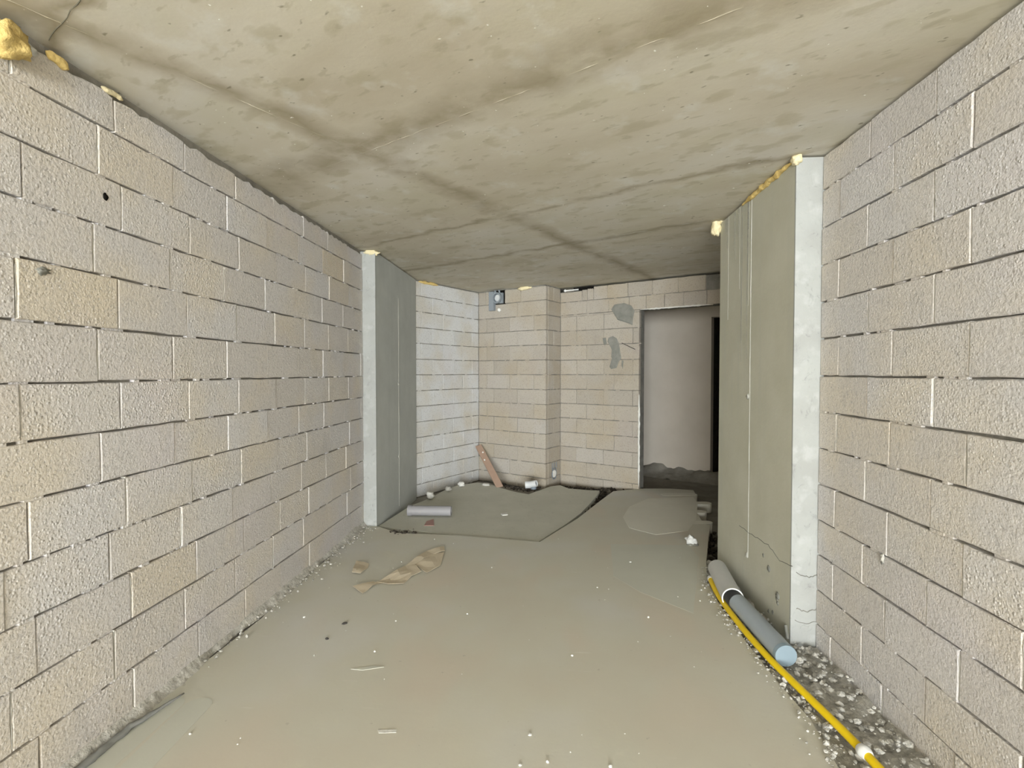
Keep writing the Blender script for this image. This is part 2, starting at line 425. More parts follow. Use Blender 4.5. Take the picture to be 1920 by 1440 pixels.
# ------------------------------------------------------------------ main side walls
XL, XR = -1.77, 1.46
PL_Y0, PL_Y1, PL_X = 4.74, 6.22, -1.645        # left pillar
PR_Y0, PR_Y1, PR_X = 2.845, 4.04, 1.325        # right pillar
Y_IN = 0.35                                    # blocks are laid from here on, plain wall behind the camera

wl = core('wall_left', Vector((XL, 0, 0)), math.pi / 2, Y_IN, PL_Y0 + 0.3, -0.12, CEIL - 0.0, M_CORE)
wl['label'] = 'long pale aggregate block wall on the left with ragged top course'
lz = [2.605, 2.458, 2.258, 2.065, 1.867, 1.655, 1.442, 1.242, 1.042, 0.831, 0.632, 0.424, 0.213, 0.02, -0.10]
lj = [1.571, 1.893, 1.60, 1.866, 1.575, 1.878, 1.58, 1.88, 1.598, 1.915, 1.617, 1.93, 1.62, 1.93]
rows = [(lz[i + 1], lz[i], bounds(lj[i], Y_IN, PL_Y0)) for i in range(len(lz) - 1)]
lay_wall(wl, Vector((XL, 0, 0)), math.pi / 2, rows, M_BLOCK, ragged_top=0.014, seed=3)

wr = core('wall_right', Vector((XR, 0, 0)), -math.pi / 2, -PR_Y0 - 0.3, -Y_IN, -0.2, CEIL, M_CORE)
wr['label'] = 'pale aggregate block wall on the right beside the yellow pipe'
rz = [2.632, 2.451, 2.25, 2.052, 1.855, 1.66, 1.46, 1.268, 1.073, 0.878, 0.681, 0.494, 0.297, 0.11, -0.09]
rj = [2.045, 1.876, 2.05, 1.876, 2.04, 1.874, 2.037, 1.878, 2.041, 1.882, 2.05, 1.89, 2.046, 1.90]
rows = []
for i in range(len(rz) - 1):
    us = bounds(rj[i], Y_IN, PR_Y0); rows.append((rz[i + 1], rz[i], [-u for u in us][::-1]))
lay_wall(wr, Vector((XR, 0, 0)), -math.pi / 2, rows, M_BLOCK, seed=5, filler=0.25)

# ------------------------------------------------------------------ floor and ceiling
bm = bmesh.new(); add_box(bm, (-4.6, OPEN_Y, CEIL), (6.0, 11.5, CEIL + 0.2))
ceiling = struct(bmo('ceiling', bm, M_CEIL), 'stained raw concrete ceiling slab with shuttering seams')
bm = bmesh.new(); add_box(bm, (-4.5, OPEN_Y, -0.3), (6.0, 11.5, -0.11))
struct(bmo('floor_base', bm, M_BASE), 'dark raw subfloor showing in the gaps and the hall')

def P(x, y, z=0.0): return on_z(x, y, z)
edge = [Vector((XL + 0.01, Y_IN, 0)), Vector((ROOM_X0, Y_IN - 0.02, 0)), Vector((ROOM_X0, OPEN_Y, 0)), Vector((ROOM_X1, OPEN_Y, 0)), Vector((ROOM_X1, Y_IN - 0.02, 0)), Vector((1.07, Y_IN - 0.02, 0)), Vector((1.07, 1.2, 0)), P(1572, 1440), P(1520, 1350), P(1455, 1275), P(1400, 1205), P(1350, 1135), P(1326, 1090), P(1324, 1055), P(1328, 1010), P(1332, 985),
        P(1318, 980), P(1306, 960), P(1306, 930), P(1300, 919), P(1255, 916), P(1200, 916), P(1150, 921), P(1128, 937), P(1083, 972), P(1012, 1016), P(860, 1004), P(745, 999), Vector((PL_X + 0.01, PL_Y0 - 0.004, 0)), Vector((XL + 0.01, PL_Y0 - 0.006, 0))]
edge += [Vector((XL + 0.04, 4.55, 0)), Vector((XL + 0.02, 3.6, 0)), Vector((XL + 0.05, 2.9, 0)), Vector((XL + 0.01, 2.2, 0)), Vector((XL + 0.015, 1.5, 0))]
floor = struct(slab('floor', edge, -0.12, 0.0, M_SCREED), 'smooth beige-grey screed floor')
alc = [Vector((PL_X + 0.004, PL_Y0 + 0.03, 0)), P(860, 1002), P(1010, 1013), P(1062, 980), P(1090, 959), P(1106, 942), P(1120, 926), P(1124, 918), P(1100, 917), P(1066, 914), P(1050, 908), P(1033, 910), P(1013, 917), P(991, 925), P(968, 921), P(938, 913),
       P(920, 906), P(896, 903), P(858, 908), P(834, 917), P(812, 929), P(792, 938), P(770, 946), P(740, 965)]
struct(slab('floor_alcove', alc, -0.12, -0.012, M_ALCOVE), 'darker grey screed in the alcove at the back')

# thin patches standing in for brushed-over areas of the floor
def capsule(p0, p1, r, n=8):
    p0, p1 = Vector(p0), Vector(p1); t = (p1 - p0).normalized(); s = Vector((-t.y, t.x, 0)); pts = []
    for i in range(n + 1):
        a = math.pi * i / n; pts.append(p1 + s * (math.cos(a) * r) + t * (math.sin(a) * r))
    for i in range(n + 1):
        a = math.pi * i / n; pts.append(p0 - s * (math.cos(a) * r) - t * (math.sin(a) * r))
    return pts
slab('brushed_patch', capsule(P(225, 1470), P(368, 1325), 0.062), 0.0003, 0.0010, M_GREY_SCREED, floor)
slab('brushed_patch', capsule(P(165, 1455), P(318, 1322), 0.058), 0.0002, 0.0007, M_GREY_SCREED, floor)
slab('brushed_patch', [P(1180, 950), P(1215, 935), P(1300, 932), P(1308, 945), P(1305, 975), P(1290, 995), P(1230, 1003), P(1180, 990), P(1168, 970)], 0.0003, 0.0015, M_PALE_SCREED, floor)
slab('brushed_patch', [P(1145, 1020), P(1290, 1022), P(1310, 1045), P(1300, 1150), P(1200, 1110), P(1150, 1080)], 0.0002, 0.0006, M_GREY_SCREED, floor)

for xa, ya, xb, yb, r_ in ((1250, 927, 1296, 927, 0.07), (1260, 943, 1324, 943, 0.058), (1260, 959, 1314, 959, 0.06), (1260, 981, 1326, 979, 0.05)):
    slab('brushed_patch', capsule(P(xa, ya), P(xb, yb), r_), -0.1, 0.001, M_PALE_SCREED, floor)

# shuttering seams: thin fins left on the slab where boards met
def uv(u, v): return U * u + V * v
for a, b, w, m_ in ((uv(-2.21, 0.35), uv(-2.21, 5.4), 0.009, M_CEIL), (uv(-3.0, 1.765), uv(0.62, 1.765), 0.010, M_CEIL), (uv(-2.20, 4.07), uv(-0.92, 4.04), 0.012, M_MORTAR), (uv(-2.36, 0.54), uv(-1.5, 0.54), 0.0045, M_SEAMDK), (uv(-2.05, 3.08), uv(-1.45, 3.08), 0.008, M_CEIL), (uv(-3.3, 5.05), uv(-2.2, 5.03), 0.008, M_CEMENT)):
    bm = bmesh.new(); t = (b - a).normalized(); s = Vector((-t.y, t.x, 0)); L = (b - a).length; n = int(L / 0.05); prev = None; r = random.Random(int(L * 1000))
    for i in range(n + 1):
        p = a + t * (L * i / n) + s * r.uniform(-0.003, 0.003); ww = w * r.uniform(0.35, 1.0); hh = max(0.0, r.uniform(-0.002, 0.0018)) if m_ is not M_SEAMDK else 0.0015
        q = [bm.verts.new(p + s * ww + Vector((0, 0, CEIL + .001))), bm.verts.new(p + Vector((0, 0, CEIL - hh))), bm.verts.new(p - s * ww + Vector((0, 0, CEIL + .001)))]
        if prev:
            bm.faces.new((prev[0], prev[1], q[1], q[0])); bm.faces.new((prev[1], prev[2], q[2], q[1]))
        prev = q
    bmo('shuttering_seam', bm, m_, ceiling)

# ------------------------------------------------------------------ concrete pillars
def pillar(name, x0, x1, y0, y1, face_x, body_m, label):
    """x0..x1 seen end face towards the camera at y0; face_x the long side facing the room"""
    root = tag(empty(name, ((x0 + x1) / 2, (y0 + y1) / 2, 0)), label, 'pillar')
    off = -root.location
    bm = bmesh.new(); add_box(bm, (x0, y0 + 0.012, -0.11), (x1, y1, CEIL - 0.012)); 
    for v in bm.verts: v.co += off
    bmo('shaft', bm, body_m, root)
    # roughly whitewashed end face with an uneven outer edge
    bm = bmesh.new(); r = random.Random(11); n = 40; prev = None
    wall_side = x0 if face_x == x1 else x1
    for i in range(n + 1):
        z = -0.1 + (CEIL - 0.01 + 0.1) * i / n
        e = wall_side + (0.012 * noise.noise(Vector((0, 0, z * 4))) if 0 < i < n else 0) * 1.0 - (0.0 if face_x == x1 else 0.0)
        vs_ = [bm.verts.new(Vector((face_x, y0, z)) + off), bm.verts.new(Vector(((face_x + e) / 2, y0 - 0.004 * noise.noise(Vector((3, 0, z * 9))), z)) + off), bm.verts.new(Vector((e, y0 + 0.001, z)) + off)]
        bk = [bm.verts.new(Vector((face_x, y0 + 0.0125, z)) + off), bm.verts.new(Vector((e, y0 + 0.0125, z)) + off)]
        if prev:
            a, c = prev
            bm.faces.new((a[0], a[1], vs_[1], vs_[0])); bm.faces.new((a[1], a[2], vs_[2], vs_[1])); bm.faces.new((c[0], a[0], vs_[0], bk[0])); bm.faces.new((a[2], c[1], bk[1], vs_[2]))
        prev = (vs_, bk)
    bmo('whitewashed_end', bm, M_PIL_END, root)
    return root, off
def on_side(root, off, name, y, z0, z1, w, face_x, sgn, m, t=0.004):
    bm = bmesh.new(); prev = None; r = random.Random(int(y * 999)); n = 24
    for i in range(n + 1):
        z = z0 + (z1 - z0) * i / n; yy = y + r.uniform(-.002, .002); ww = w * r.uniform(0.6, 1.0)
        q = [bm.verts.new(Vector((face_x + sgn * -0.001, yy - ww, z)) + off), bm.verts.new(Vector((face_x + sgn * t * r.uniform(.6, 1), yy, z)) + off), bm.verts.new(Vector((face_x + sgn * -0.001, yy + ww, z)) + off)]
        if prev:
            bm.faces.new((prev[0], prev[1], q[1], q[0])); bm.faces.new((prev[1], prev[2], q[2], q[1]))
        prev = q
    return bmo(name, bm, m, root)

pl, offl = pillar('concrete_pillar', XL - 0.02, PL_X, PL_Y0, PL_Y1, PL_X, M_PIL_L, 'grey concrete pillar with narrow white end at the far end of the left block wall')
on_side(pl, offl, 'shuttering_seam', 5.48, 0.0, CEIL - 0.35, 0.008, PL_X, 1, M_SEAM)
pr, offr = pillar('concrete_pillar', PR_X, XR + 0.03, PR_Y0, PR_Y1, PR_X, M_PIL_R, 'olive-grey concrete pillar with broad white end beside the right block wall')
on_side(pr, offr, 'shuttering_seam', 3.44, 0.25, CEIL - 0.02, 0.007, PR_X, -1, M_SEAM)
rr_ = random.Random(77)
for k in range(13):
    y_ = rr_.uniform(3.45, 4.0); zl = CEIL - rr_.choice((0.12, 0.2, 0.3, 0.45, 0.8, 1.0)) * rr_.uniform(0.7, 1.2)
    on_side(pr, offr, 'cement_run', y_, zl, CEIL - 0.015, rr_.uniform(0.003, 0.009), PR_X, -1, rr_.choice((M_CEMENT, M_CEMENT, M_PIL_R, M_SEAM)), 0.002)
for k, (y, z) in enumerate(((5.48, 1.35), (5.48, 0.55))):
    blob('tie_hole_plug', Vector((PL_X, y, z)) + offl, (0.008, 0.022, 0.022), M_SEAM, pl, k + 2, 2)
for k, (y, z) in enumerate(((3.47, 1.32), (3.46, 0.26), (3.0, 0.19), (3.12, 0.3))):
    blob('tie_hole_plug', Vector((PR_X, y, z)) + offr, (0.008, 0.018, 0.02), M_SEAM if k < 2 else M_CEMENT, pr, k + 9, 2)

# cracks, pits and a rebar stub low on the right pillar
def crack(px, p, n, r, seed):
    q = [on_plane(x, y, p, n) for x, y in px]; rn = random.Random(seed); out = []
    for a, b in zip(q, q[1:]):
        for k in range(5): out.append(a.lerp(b, k / 5) + Vector((rn.uniform(-.004, .004) * (1 - abs(n.x)), rn.uniform(-.004, .004) * (1 - abs(n.y)), rn.uniform(-.006, .006))))
    return tube('crack', [c + offr for c in out + [q[-1]]], r, M_CEMENT, pr, 6)
pe, ne, pside, nside = Vector((PR_X, PR_Y0, 0)), Vector((0, -1, 0)), Vector((PR_X, PR_Y0, 0)), Vector((-1, 0, 0))
crack([(1494, 1074), (1512, 1082), (1533, 1078)], pe, ne, 0.0025, 1)
crack([(1492, 1140), (1510, 1147), (1532, 1141)], pe, ne, 0.003, 2)
crack([(1491, 1162), (1512, 1171), (1530, 1166)], pe, ne, 0.002, 3)
crack([(1386, 985), (1410, 1003), (1440, 1022), (1462, 1050), (1486, 1062)], pside, nside, 0.0022, 4)
for k, (x, y) in enumerate(((1431, 1041), (1456, 1122), (1449, 1148), (1441, 1146), (1458, 1131))):
    blob('pit', on_plane(x, y, pside, nside) + offr, (0.003, 0.012, 0.012), M_CEMENT, pr, k + 20, 2, 0.6)
ra, rb2 = on_plane(1475, 1172, pside, nside), on_plane(1479, 1198, pside, nside)
tube('rebar_stub', [ra + offr + nside * .006, rb2 + offr + nside * .006], 0.008, M_CEMENT, pr, 8)

# ------------------------------------------------------------------ alcove and hall at the back
P0 = Vector((-1.01, 7.32, 0))
far_z = [CEIL, 2.44, 2.243, 2.044, 1.845, 1.645, 1.447, 1.248, 1.05, 0.852, 0.655, 0.457, 0.26, 0.06, -0.10]
A_ROT, B_ROT = math.radians(59), TH
org_a = P0 - V * 1.45
wa = core('wall_alcove_left', org_a, A_ROT, -0.3, 1.45 + 0.15, -0.11, CEIL, M_CORE2, 0.008); wa['label'] = 'pale block wall of the alcove, left of the corner with the leaning board'
rows = [(far_z[i + 1], far_z[i] - (0.012 if i == 0 else 0), bounds(0.1 if i % 2 else 0.3, 0.0, 1.45)) for i in range(14)]
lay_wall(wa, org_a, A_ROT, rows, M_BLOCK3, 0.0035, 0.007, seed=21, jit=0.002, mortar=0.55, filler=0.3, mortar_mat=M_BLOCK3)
wb_ = core('wall_alcove_back', P0, B_ROT, -0.1, 1.14 - 0.02, -0.11, CEIL, M_CORE2, 0.008, 0.36); wb_['label'] = 'pale block wall at the back of the alcove with the grey vent box'
rows = []
for i in range(14):
    us = [0, .15, .55, .95, 1.14] if i % 2 == 0 else [0, .275, .68, 1.14]
    if i == 0: us = [0, .12, .21]                                    # vent box cut into the top courses
    rows.append((far_z[i + 1], far_z[i] - (0.012 if i == 0 else 0), us))
rows[0] = (rows[0][0], rows[0][1], [0, .13, .22]); r0b = (rows[0][0], rows[0][1], [.47, .74, 1.14])
lay_wall(wb_, P0, B_ROT, rows + [r0b], M_BLOCK2, 0.0035, 0.007, seed=23, jit=0.002, mortar=0.55, filler=0.3, mortar_mat=M_BLOCK2)
c0 = P0 + U * 1.14
wc = core('wall_return', c0, A_ROT, 0.062, 0.39, -0.11, CEIL, M_CORE2, 0.008, 0.1); wc['label'] = 'narrow return of pale blocks between the two back walls'
lay_wall(wc, c0, A_ROT, [(far_z[i + 1], far_z[i] - (0.012 if i == 0 else 0), [.062, 0.39] if i % 3 else [.062, .2, .39]) for i in range(14)], M_BLOCK2, 0.0035, 0.007, seed=25, jit=0.002, mortar=0.55, filler=0.3, mortar_mat=M_BLOCK2)
d0 = c0 + V * 0.39
DW, DH = 1.135, 2.265                                   # width of the wall left of the opening, height of the opening
wd = core('wall_hall_opening', d0, B_ROT, -0.1, DW - 0.01, -0.11, CEIL - 0.06, M_CORE2, 0.008, 0.2); wd['label'] = 'pale block wall with grey cement smears beside the hall opening'
rows = []
for i in range(14):
    us = [0, .25, .65, 1.05, DW] if i % 2 else [0, .4, .8, DW]
    if i == 0: us = [.50, .70, .98, 1.30, 1.62, 1.94]
    if i == 1: us = [0, .40, .72, 1.0, 1.22, 1.45, 1.68, 1.95, 2.3]
    if i == 2: us = [0, .25, .65, DW]
    z1 = far_z[i]; z0 = far_z[i + 1]
    if i == 0: z1 -= 0.02
    if i == 1: z0 = DH
    if i == 2: z1 = DH if False else far_z[2]
    rows.append((z0, z1, us))
rows.append((far_z[1], 2.575, [0, .33])); rows.append((far_z[1], 2.60, [.33, .41])); rows.append((far_z[1], 2.60, [.41, .5]))
rows.append((2.243, DH, [0, .4, .8, DW]))
lay_wall(wd, d0, B_ROT, rows, M_BLOCK2, 0.0035, 0.007, seed=27, jit=0.002, mortar=0.55, filler=0.3, mortar_mat=M_BLOCK2)
bm = bmesh.new(); add_box(bm, (DW - 0.01, 0.008, DH + 0.004), (3.2, 0.2, CEIL - 0.03), Matrix.Translation(d0) @ Matrix.Rotation(B_ROT, 4, 'Z'))
struct(bmo('trim_lintel', bm, M_CORE2))

# hall beyond the opening: smooth plaster wall, dark doorway to its right
h0 = d0 + V * 1.62; HALL_END = 1.61
bm = bmesh.new(); T = Matrix.Translation(h0) @ Matrix.Rotation(B_ROT, 4, 'Z')
add_box(bm, (0.0, 0, -0.11), (HALL_END, 0.15, CEIL), T)
struct(bmo('wall_hall', bm, M_PLASTER), 'smooth plastered hall wall seen through the opening')
bm = bmesh.new(); add_box(bm, (HALL_END, 0, 2.29), (3.3, 0.15, CEIL), T); struct(bmo('trim_hall_lintel', bm, M_PLASTER))
bm = bmesh.new(); add_box(bm, (0.0, -1.45, -0.11), (0.06, 0, CEIL), T); struct(bmo('wall_hall_left', bm, M_PLASTER))
bm = bmesh.new(); add_box(bm, (3.2, -4.0, -0.11), (3.35, 1.8, CEIL), T); struct(bmo('wall_hall_right', bm, M_PLASTER))
bm = bmesh.new(); add_box(bm, (1.2, 1.3, -0.11), (3.3, 1.45, CEIL), T); struct(bmo('wall_dark_room_back', bm, M_SOIL_SHADE))  # near-black wall colour paints in the darkness of the unlit room
bm = bmesh.new(); add_box(bm, (HALL_END - 0.2, 0.1, -0.11), (HALL_END - 0.02, 1.4, CEIL), T); struct(bmo('wall_dark_room_left', bm, M_SOIL_SHADE))
# closing wall behind the right pillar
bm = bmesh.new(); add_box(bm, (PR_X + 0.14, PR_Y1 - 0.9, -0.11), (4.6, PR_Y1 - 0.12, CEIL)); struct(bmo('wall_side_passage', bm, M_CORE))
# outer shell so that daylight enters only through the open end
for nm, a, b in (('wall_outer_left', (ROOM_X0 - 0.15, OPEN_Y, -0.3), (ROOM_X0, 11.5, CEIL)), ('wall_outer_right', (5.85, Y_IN, -0.3), (6.0, 11.5, CEIL)), ('wall_outer_back', (-4.5, 11.35, -0.3), (6.0, 11.5, CEIL)),
                 ('wall_room_right', (ROOM_X1, OPEN_Y, -0.3), (ROOM_X1 + 0.15, Y_IN, CEIL)), ('wall_room_left_front', (-4.5, Y_IN, -0.3), (XL - 0.01, Y_IN + 0.15, CEIL)), ('wall_room_right_front', (XR + 0.01, Y_IN, -0.3), (6.0, Y_IN + 0.15, CEIL))):
    bm = bmesh.new(); add_box(bm, a, b); struct(bmo(nm, bm, M_PLASTER))

# slot under the slab with a white tube in it
slot_c = d0 + U * 0.33 + Vector((0, 0, 2.605))
nB = -V
tag(tube('white_tube', [d0 + U * 0.09 + nB * 0.012 + Vector((0, 0, 2.597)), d0 + U * 0.28 + nB * 0.004 + Vector((0, 0, 2.598))], 0.010, M_WHITE, None, 12), 'thin white tube lying in the black slot under the ceiling', 'tube')
blob('tube_end', (0, 0, 0), (0.022, 0.022, 0.02), M_WHITE, None, 3, 2, 0.05)
te = bpy.data.objects['tube_end']; te.location = d0 + U * 0.08 + nB * 0.012 + Vector((0, 0, 2.597)); te.parent = bpy.data.objects['white_tube']
bm = bmesh.new(); add_box(bm, (0.2, 0.0, 2.585), (0.5, 0.03, 2.628), Matrix.Translation(d0) @ Matrix.Rotation(B_ROT, 4, 'Z'))
bmo('slot_darkness', bm, M_BLACK, wd)  # black box painting in the dark inside of the slot

# cement smears on the block wall beside the opening
def smear(px, m, parent, p, n, t=0.006, name='cement_smear'):
    pts = [on_plane(x, y, p, n) for x, y in px]; k = len(pts); c = sum(pts, Vector()) / k
    bm = bmesh.new()
    outer = [bm.verts.new(q + n * 0.0005) for q in pts]; inner = [bm.verts.new(c + (q - c) * 0.85 + n * t) for q in pts]; mid = bm.verts.new(c + n * (t * 1.1))
    for i in range(k):
        bm.faces.new((outer[i], outer[(i + 1) % k], inner[(i + 1) % k], inner[i])); bm.faces.new((inner[i], inner[(i + 1) % k], mid))
    return bmo(name, bm, m, parent)
smear([(1146, 580), (1152, 571), (1170, 568), (1184, 573), (1190, 583), (1187, 596), (1186, 610), (1180, 607), (1168, 603), (1158, 600), (1152, 590)], M_CEMENT, wd, d0, nB)
smear([(1139, 640), (1141, 633), (1149, 630), (1156, 634), (1161, 645), (1163, 660), (1165, 672), (1160, 679), (1156, 690), (1146, 692), (1143, 688), (1150, 682), (1146, 668), (1147, 655), (1143, 646)], M_CEMENT, wd, d0, nB)
smear([(1130, 634), (1136, 633), (1138, 643), (1134, 648), (1131, 643)], M_CEMENT, wd, d0, nB, 0.003)
smear([(1166, 675), (1169, 676), (1168, 692), (1165, 685)], M_CEMENT, wd, d0, nB, 0.003)
a, b = on_plane(1166, 643, d0, nB), on_plane(1191, 655, d0, nB)
tube('crack_wire', [a + nB * .004, (a + b) / 2 + nB * .006, b + nB * .004], 0.004, M_DARKCH, wd, 8)

# ------------------------------------------------------------------ foam
def F(o, label): return tag(o, label, 'foam', 'patches of expanding foam under the ceiling')
zc = CEIL - 0.03
F(blob('expanding_foam', on_x(6, 70, XL + 0.03), (0.05, 0.075, 0.055), M_FOAM, None, 1), 'thick yellow foam lump at the near top end of the left wall')
F(blob('expanding_foam', on_x(34, 82, XL + 0.015), (0.025, 0.045, 0.03), M_FOAMW, None, 2), 'small white foam lump beside the thick yellow lump on the left wall')
F(foam_strip('expanding_foam', [on_x(86, 96, XL + 0.006), on_x(104, 110, XL + 0.008), on_x(128, 130, XL + 0.006)], 0.016, M_FOAM, 3, steps=30), 'ragged yellow foam strip below the dark ceiling seam on the left wall')
F(foam_strip('expanding_foam', [on_x(190, 162, XL + 0.003), on_x(230, 188, XL + 0.003)], 0.010, M_FOAMP, 5, steps=26), 'thin cream foam strip on the left wall, farthest from the yellow lump')
F(blob('expanding_foam', (XL + 0.075, PL_Y0 + 0.02, CEIL - 0.02), (0.075, 0.035, 0.028), M_FOAMP, None, 6), 'cream foam wedge on top of the left concrete pillar')
F(foam_strip('expanding_foam', [(PR_X - 0.004, PR_Y0 + 0.02, CEIL - 0.018), (PR_X - 0.004, PR_Y0 + 0.75, CEIL - 0.018)], 0.016, M_FOAM, 8, steps=50), 'long ochre foam strip along the top of the right concrete pillar')
F(blob('expanding_foam', (PR_X + 0.0, PR_Y0 + 0.0, CEIL - 0.02), (0.025, 0.028, 0.03), M_FOAMP, None, 9), 'small cream foam lump at the near top corner of the right concrete pillar')
rb = F(blob('expanding_foam', on_plane(1342, 428, Vector((0, PR_Y1 + 0.01, 0)), Vector((0, 1, 0))), (0.035, 0.04, 0.062), M_FOAMP, None, 10), 'hanging cream foam blob at the far top corner of the right concrete pillar')
blob('foam_knob', on_plane(1353, 412, Vector((0, PR_Y1, 0)), Vector((0, 1, 0))) - rb.location, (0.025, 0.03, 0.03), M_FOAMP, rb, 11)
F(foam_strip('expanding_foam', [org_a + V * 0.25 - V * 0 + U * 0.004 + Vector((0, 0, CEIL - 0.02)), org_a + V * 0.6 + U * 0.004 + Vector((0, 0, CEIL - 0.02))], 0.018, M_FOAM, 12, steps=24), 'yellow foam strip at the top of the alcove left wall')
F(blob('expanding_foam', P0 + U * 0.80 + nB * 0.01 + Vector((0, 0, CEIL - 0.02)), (0.10, 0.02, 0.028), M_FOAMP, None, 13, rot=TH), 'pale yellow foam patch above the alcove back wall, right of the vent box')
F(foam_strip('expanding_foam', [d0 + U * (DW + 0.004) + nB * 0.004 + Vector((0, 0, z)) for z in (0.03, 0.5, 1.2)], 0.013, M_FOAMW, 14, steps=60), 'white foam bead down the left jamb of the hall opening')
F(foam_strip('expanding_foam', [d0 + U * (DW + 0.01) + nB * 0.004 + Vector((0, 0, DH)), d0 + U * 2.0 + nB * 0.004 + Vector((0, 0, DH))], 0.010, M_FOAMW, 15, steps=50), 'thin whitish bead along the lintel of the hall opening')

# ------------------------------------------------------------------ vent box
vb = tag(empty('vent_box', P0 + U * 0.33 + Vector((0, 0, 2.48))), 'grey plastic vent box with round socket high on the alcove back wall', 'vent')
vb.rotation_euler = (0, 0, TH)
bm = bmesh.new(); add_box(bm, (-0.12, 0.0, -0.11), (0.15, 0.05, 0.15)); bmo('dark_recess', bm, M_BLACK, vb)
bm = bmesh.new(); add_box(bm, (-0.105, -0.05, -0.13), (-0.02, 0.05, 0.135)); bmo('side_channel', bm, M_GREYPVC, vb)
bm = bmesh.new(); add_box(bm, (-0.02, -0.03, -0.035), (0.12, 0.05, 0.11)); bmo('body', bm, M_GREYPVC, vb)
tube('socket_ring', [(0.045, -0.028, 0.04), (0.045, -0.075, 0.04)], 0.075, M_GREYPVC, vb, 28, inner=0.058)
tube('socket_disc', [(0.045, -0.028, 0.04), (0.045, -0.045, 0.04)], 0.045, M_PIPE_L, vb, 24)
blob('mortar_lump', (0.05, -0.01, -0.125), (0.03, 0.02, 0.03), M_CHIP, vb, 4, 2)
for x in (-0.015, 0.055): tube('bracket', [(x, 0.0, 0.09), (x, -0.02, 0.155)], 0.012, M_GREYPVC, vb, 8)

# ------------------------------------------------------------------ services at the foot of the back walls
rb_ = tag(empty('pipe_ring', d0 + U * -0.01 + Vector((0, 0, 0.0))), 'small blue-grey metal ring with hooks low beside the return', 'pipe ring')
rc = c0 + V * 0.2 + U * 0.02
rb_.location = on_plane(1039, 888, rc, U)
tube('ring', [(U * 0.0) + V * (0.055 * math.cos(t)) + Vector((0, 0, 0.075 * math.sin(t))) for t in [i * math.pi / 10 for i in range(21)]], 0.007, M_STEEL, rb_, 8)
tube('ring_face', [U * -0.01, U * 0.004], 0.05, M_CHIP, rb_, 20)
for k in (-0.05, 0.0, 0.06):
    tube('hook', [V * k + Vector((0, 0, 0.07)), V * k + Vector((0, 0, 0.15))], 0.005, M_STEEL, rb_, 6)
el = tag(empty('elbow_fitting', P(993, 916, 0.0)), 'pale plastic pipe elbow on the floor below the alcove back wall', 'pipe fitting')
tube('pipe_arm', [(0.0, 0.0, 0.05), (0.09, -0.03, 0.075)], 0.042, M_PIPE_L, el, 16, inner=0.034)
tube('pipe_mouth', [(-0.055, 0.0, 0.045), (0.01, 0.0, 0.05)], 0.046, M_PIPE_L, el, 16, inner=0.036)
tube('pipe_branch', [(0.05, 0.0, 0.0), (0.05, -0.01, 0.08)], 0.038, M_STEEL, el, 16)

# leaning board
top, bot = P0 + U * 0.10 - V * 0.10 + Vector((0, 0, 0.46)), P(937, 913, -0.01)
top = on_plane(897, 836, P0 - V * 0.08, V)
bd = empty('wooden_board', bot); tag(bd, 'narrow pinkish wooden board leaning in the alcove corner', 'board')
t = (top - bot).normalized(); s = t.cross(Vector((0.3, -1, 0.2))).normalized(); nn = s.cross(t)
bm = bmesh.new(); L = (top - bot).length
Mx = Matrix((( s.x, nn.x, t.x, 0), (s.y, nn.y, t.y, 0), (s.z, nn.z, t.z, 0), (0, 0, 0, 1)))
add_box(bm, (-0.045, -0.012, 0), (0.045, 0.012, L), Mx)
bmesh.ops.bevel(bm, geom=bm.edges[:], offset=0.003, segments=1, affect='EDGES')
bmo('plank', bm, M_WOOD, bd)
for k, h in enumerate((0.8, 0.62)):
    blob('plaster_spot', Mx @ Vector((0.01 - 0.03 * k, 0.013, L * h)), (0.012, 0.005, 0.016), M_CHIP, bd, k, 2)

# ------------------------------------------------------------------ pipes along the right pillar
e0, e1 = P(1473, 1229, 0.05), P(1384, 1131, 0.05)
dp = tag(empty('drain_pipe', e0), 'blue-grey drain pipe with pale blue capped end at the foot of the right pillar', 'pipe', 'drain pipes on the floor')
tube('pipe', [Vector((0, 0, 0)), e1 - e0], 0.054, M_PIPE_D, dp, 32, inner=0.050)
tv = (e1 - e0).normalized()
tube('end_cap', [-tv * 0.006, tv * 0.02], [0.054, 0.0555], M_CAP, dp, 32)
s0, s1 = P(1374, 1122, 0.062), P(1345, 1066, 0.062)
d = (e1 - s0); 
dq = tag(empty('drain_pipe', s0), 'light grey drain pipe with white-rimmed open mouth behind the blue-grey pipe', 'pipe', 'drain pipes on the floor')
tube('pipe', [Vector((0, 0, 0)), s1 - s0], 0.064, M_PIPE_L, dq, 32, inner=0.059)
tw = (s1 - s0).normalized()
tube('mouth_rim', [-tw * 0.006, tw * 0.006], 0.0665, M_WHITE, dq, 32, inner=0.059)
tube('mouth_darkness', [s1 - s0 - tw * 0.02, s1 - s0 - tw * 0.01], 0.0588, M_BLACK, dq, 24)  # black disc painting in the dark inside of the open pipe

# mauve pipe lying in the alcove
m0, m1 = P(766, 957, 0.05), P(846, 958, 0.05)
mp = tag(empty('drain_pipe', m0), 'short mauve-grey pipe lying in the alcove behind the left pillar', 'pipe', 'drain pipes on the floor')
tube('pipe', [Vector((0, 0, 0)), m1 - m0], 0.05, M_MAUVE, mp, 24, inner=0.045)
tube('socket', [Vector((-0.004, 0, 0)), (m1 - m0) * 0.09], 0.055, M_MAUVE, mp, 24, inner=0.045)

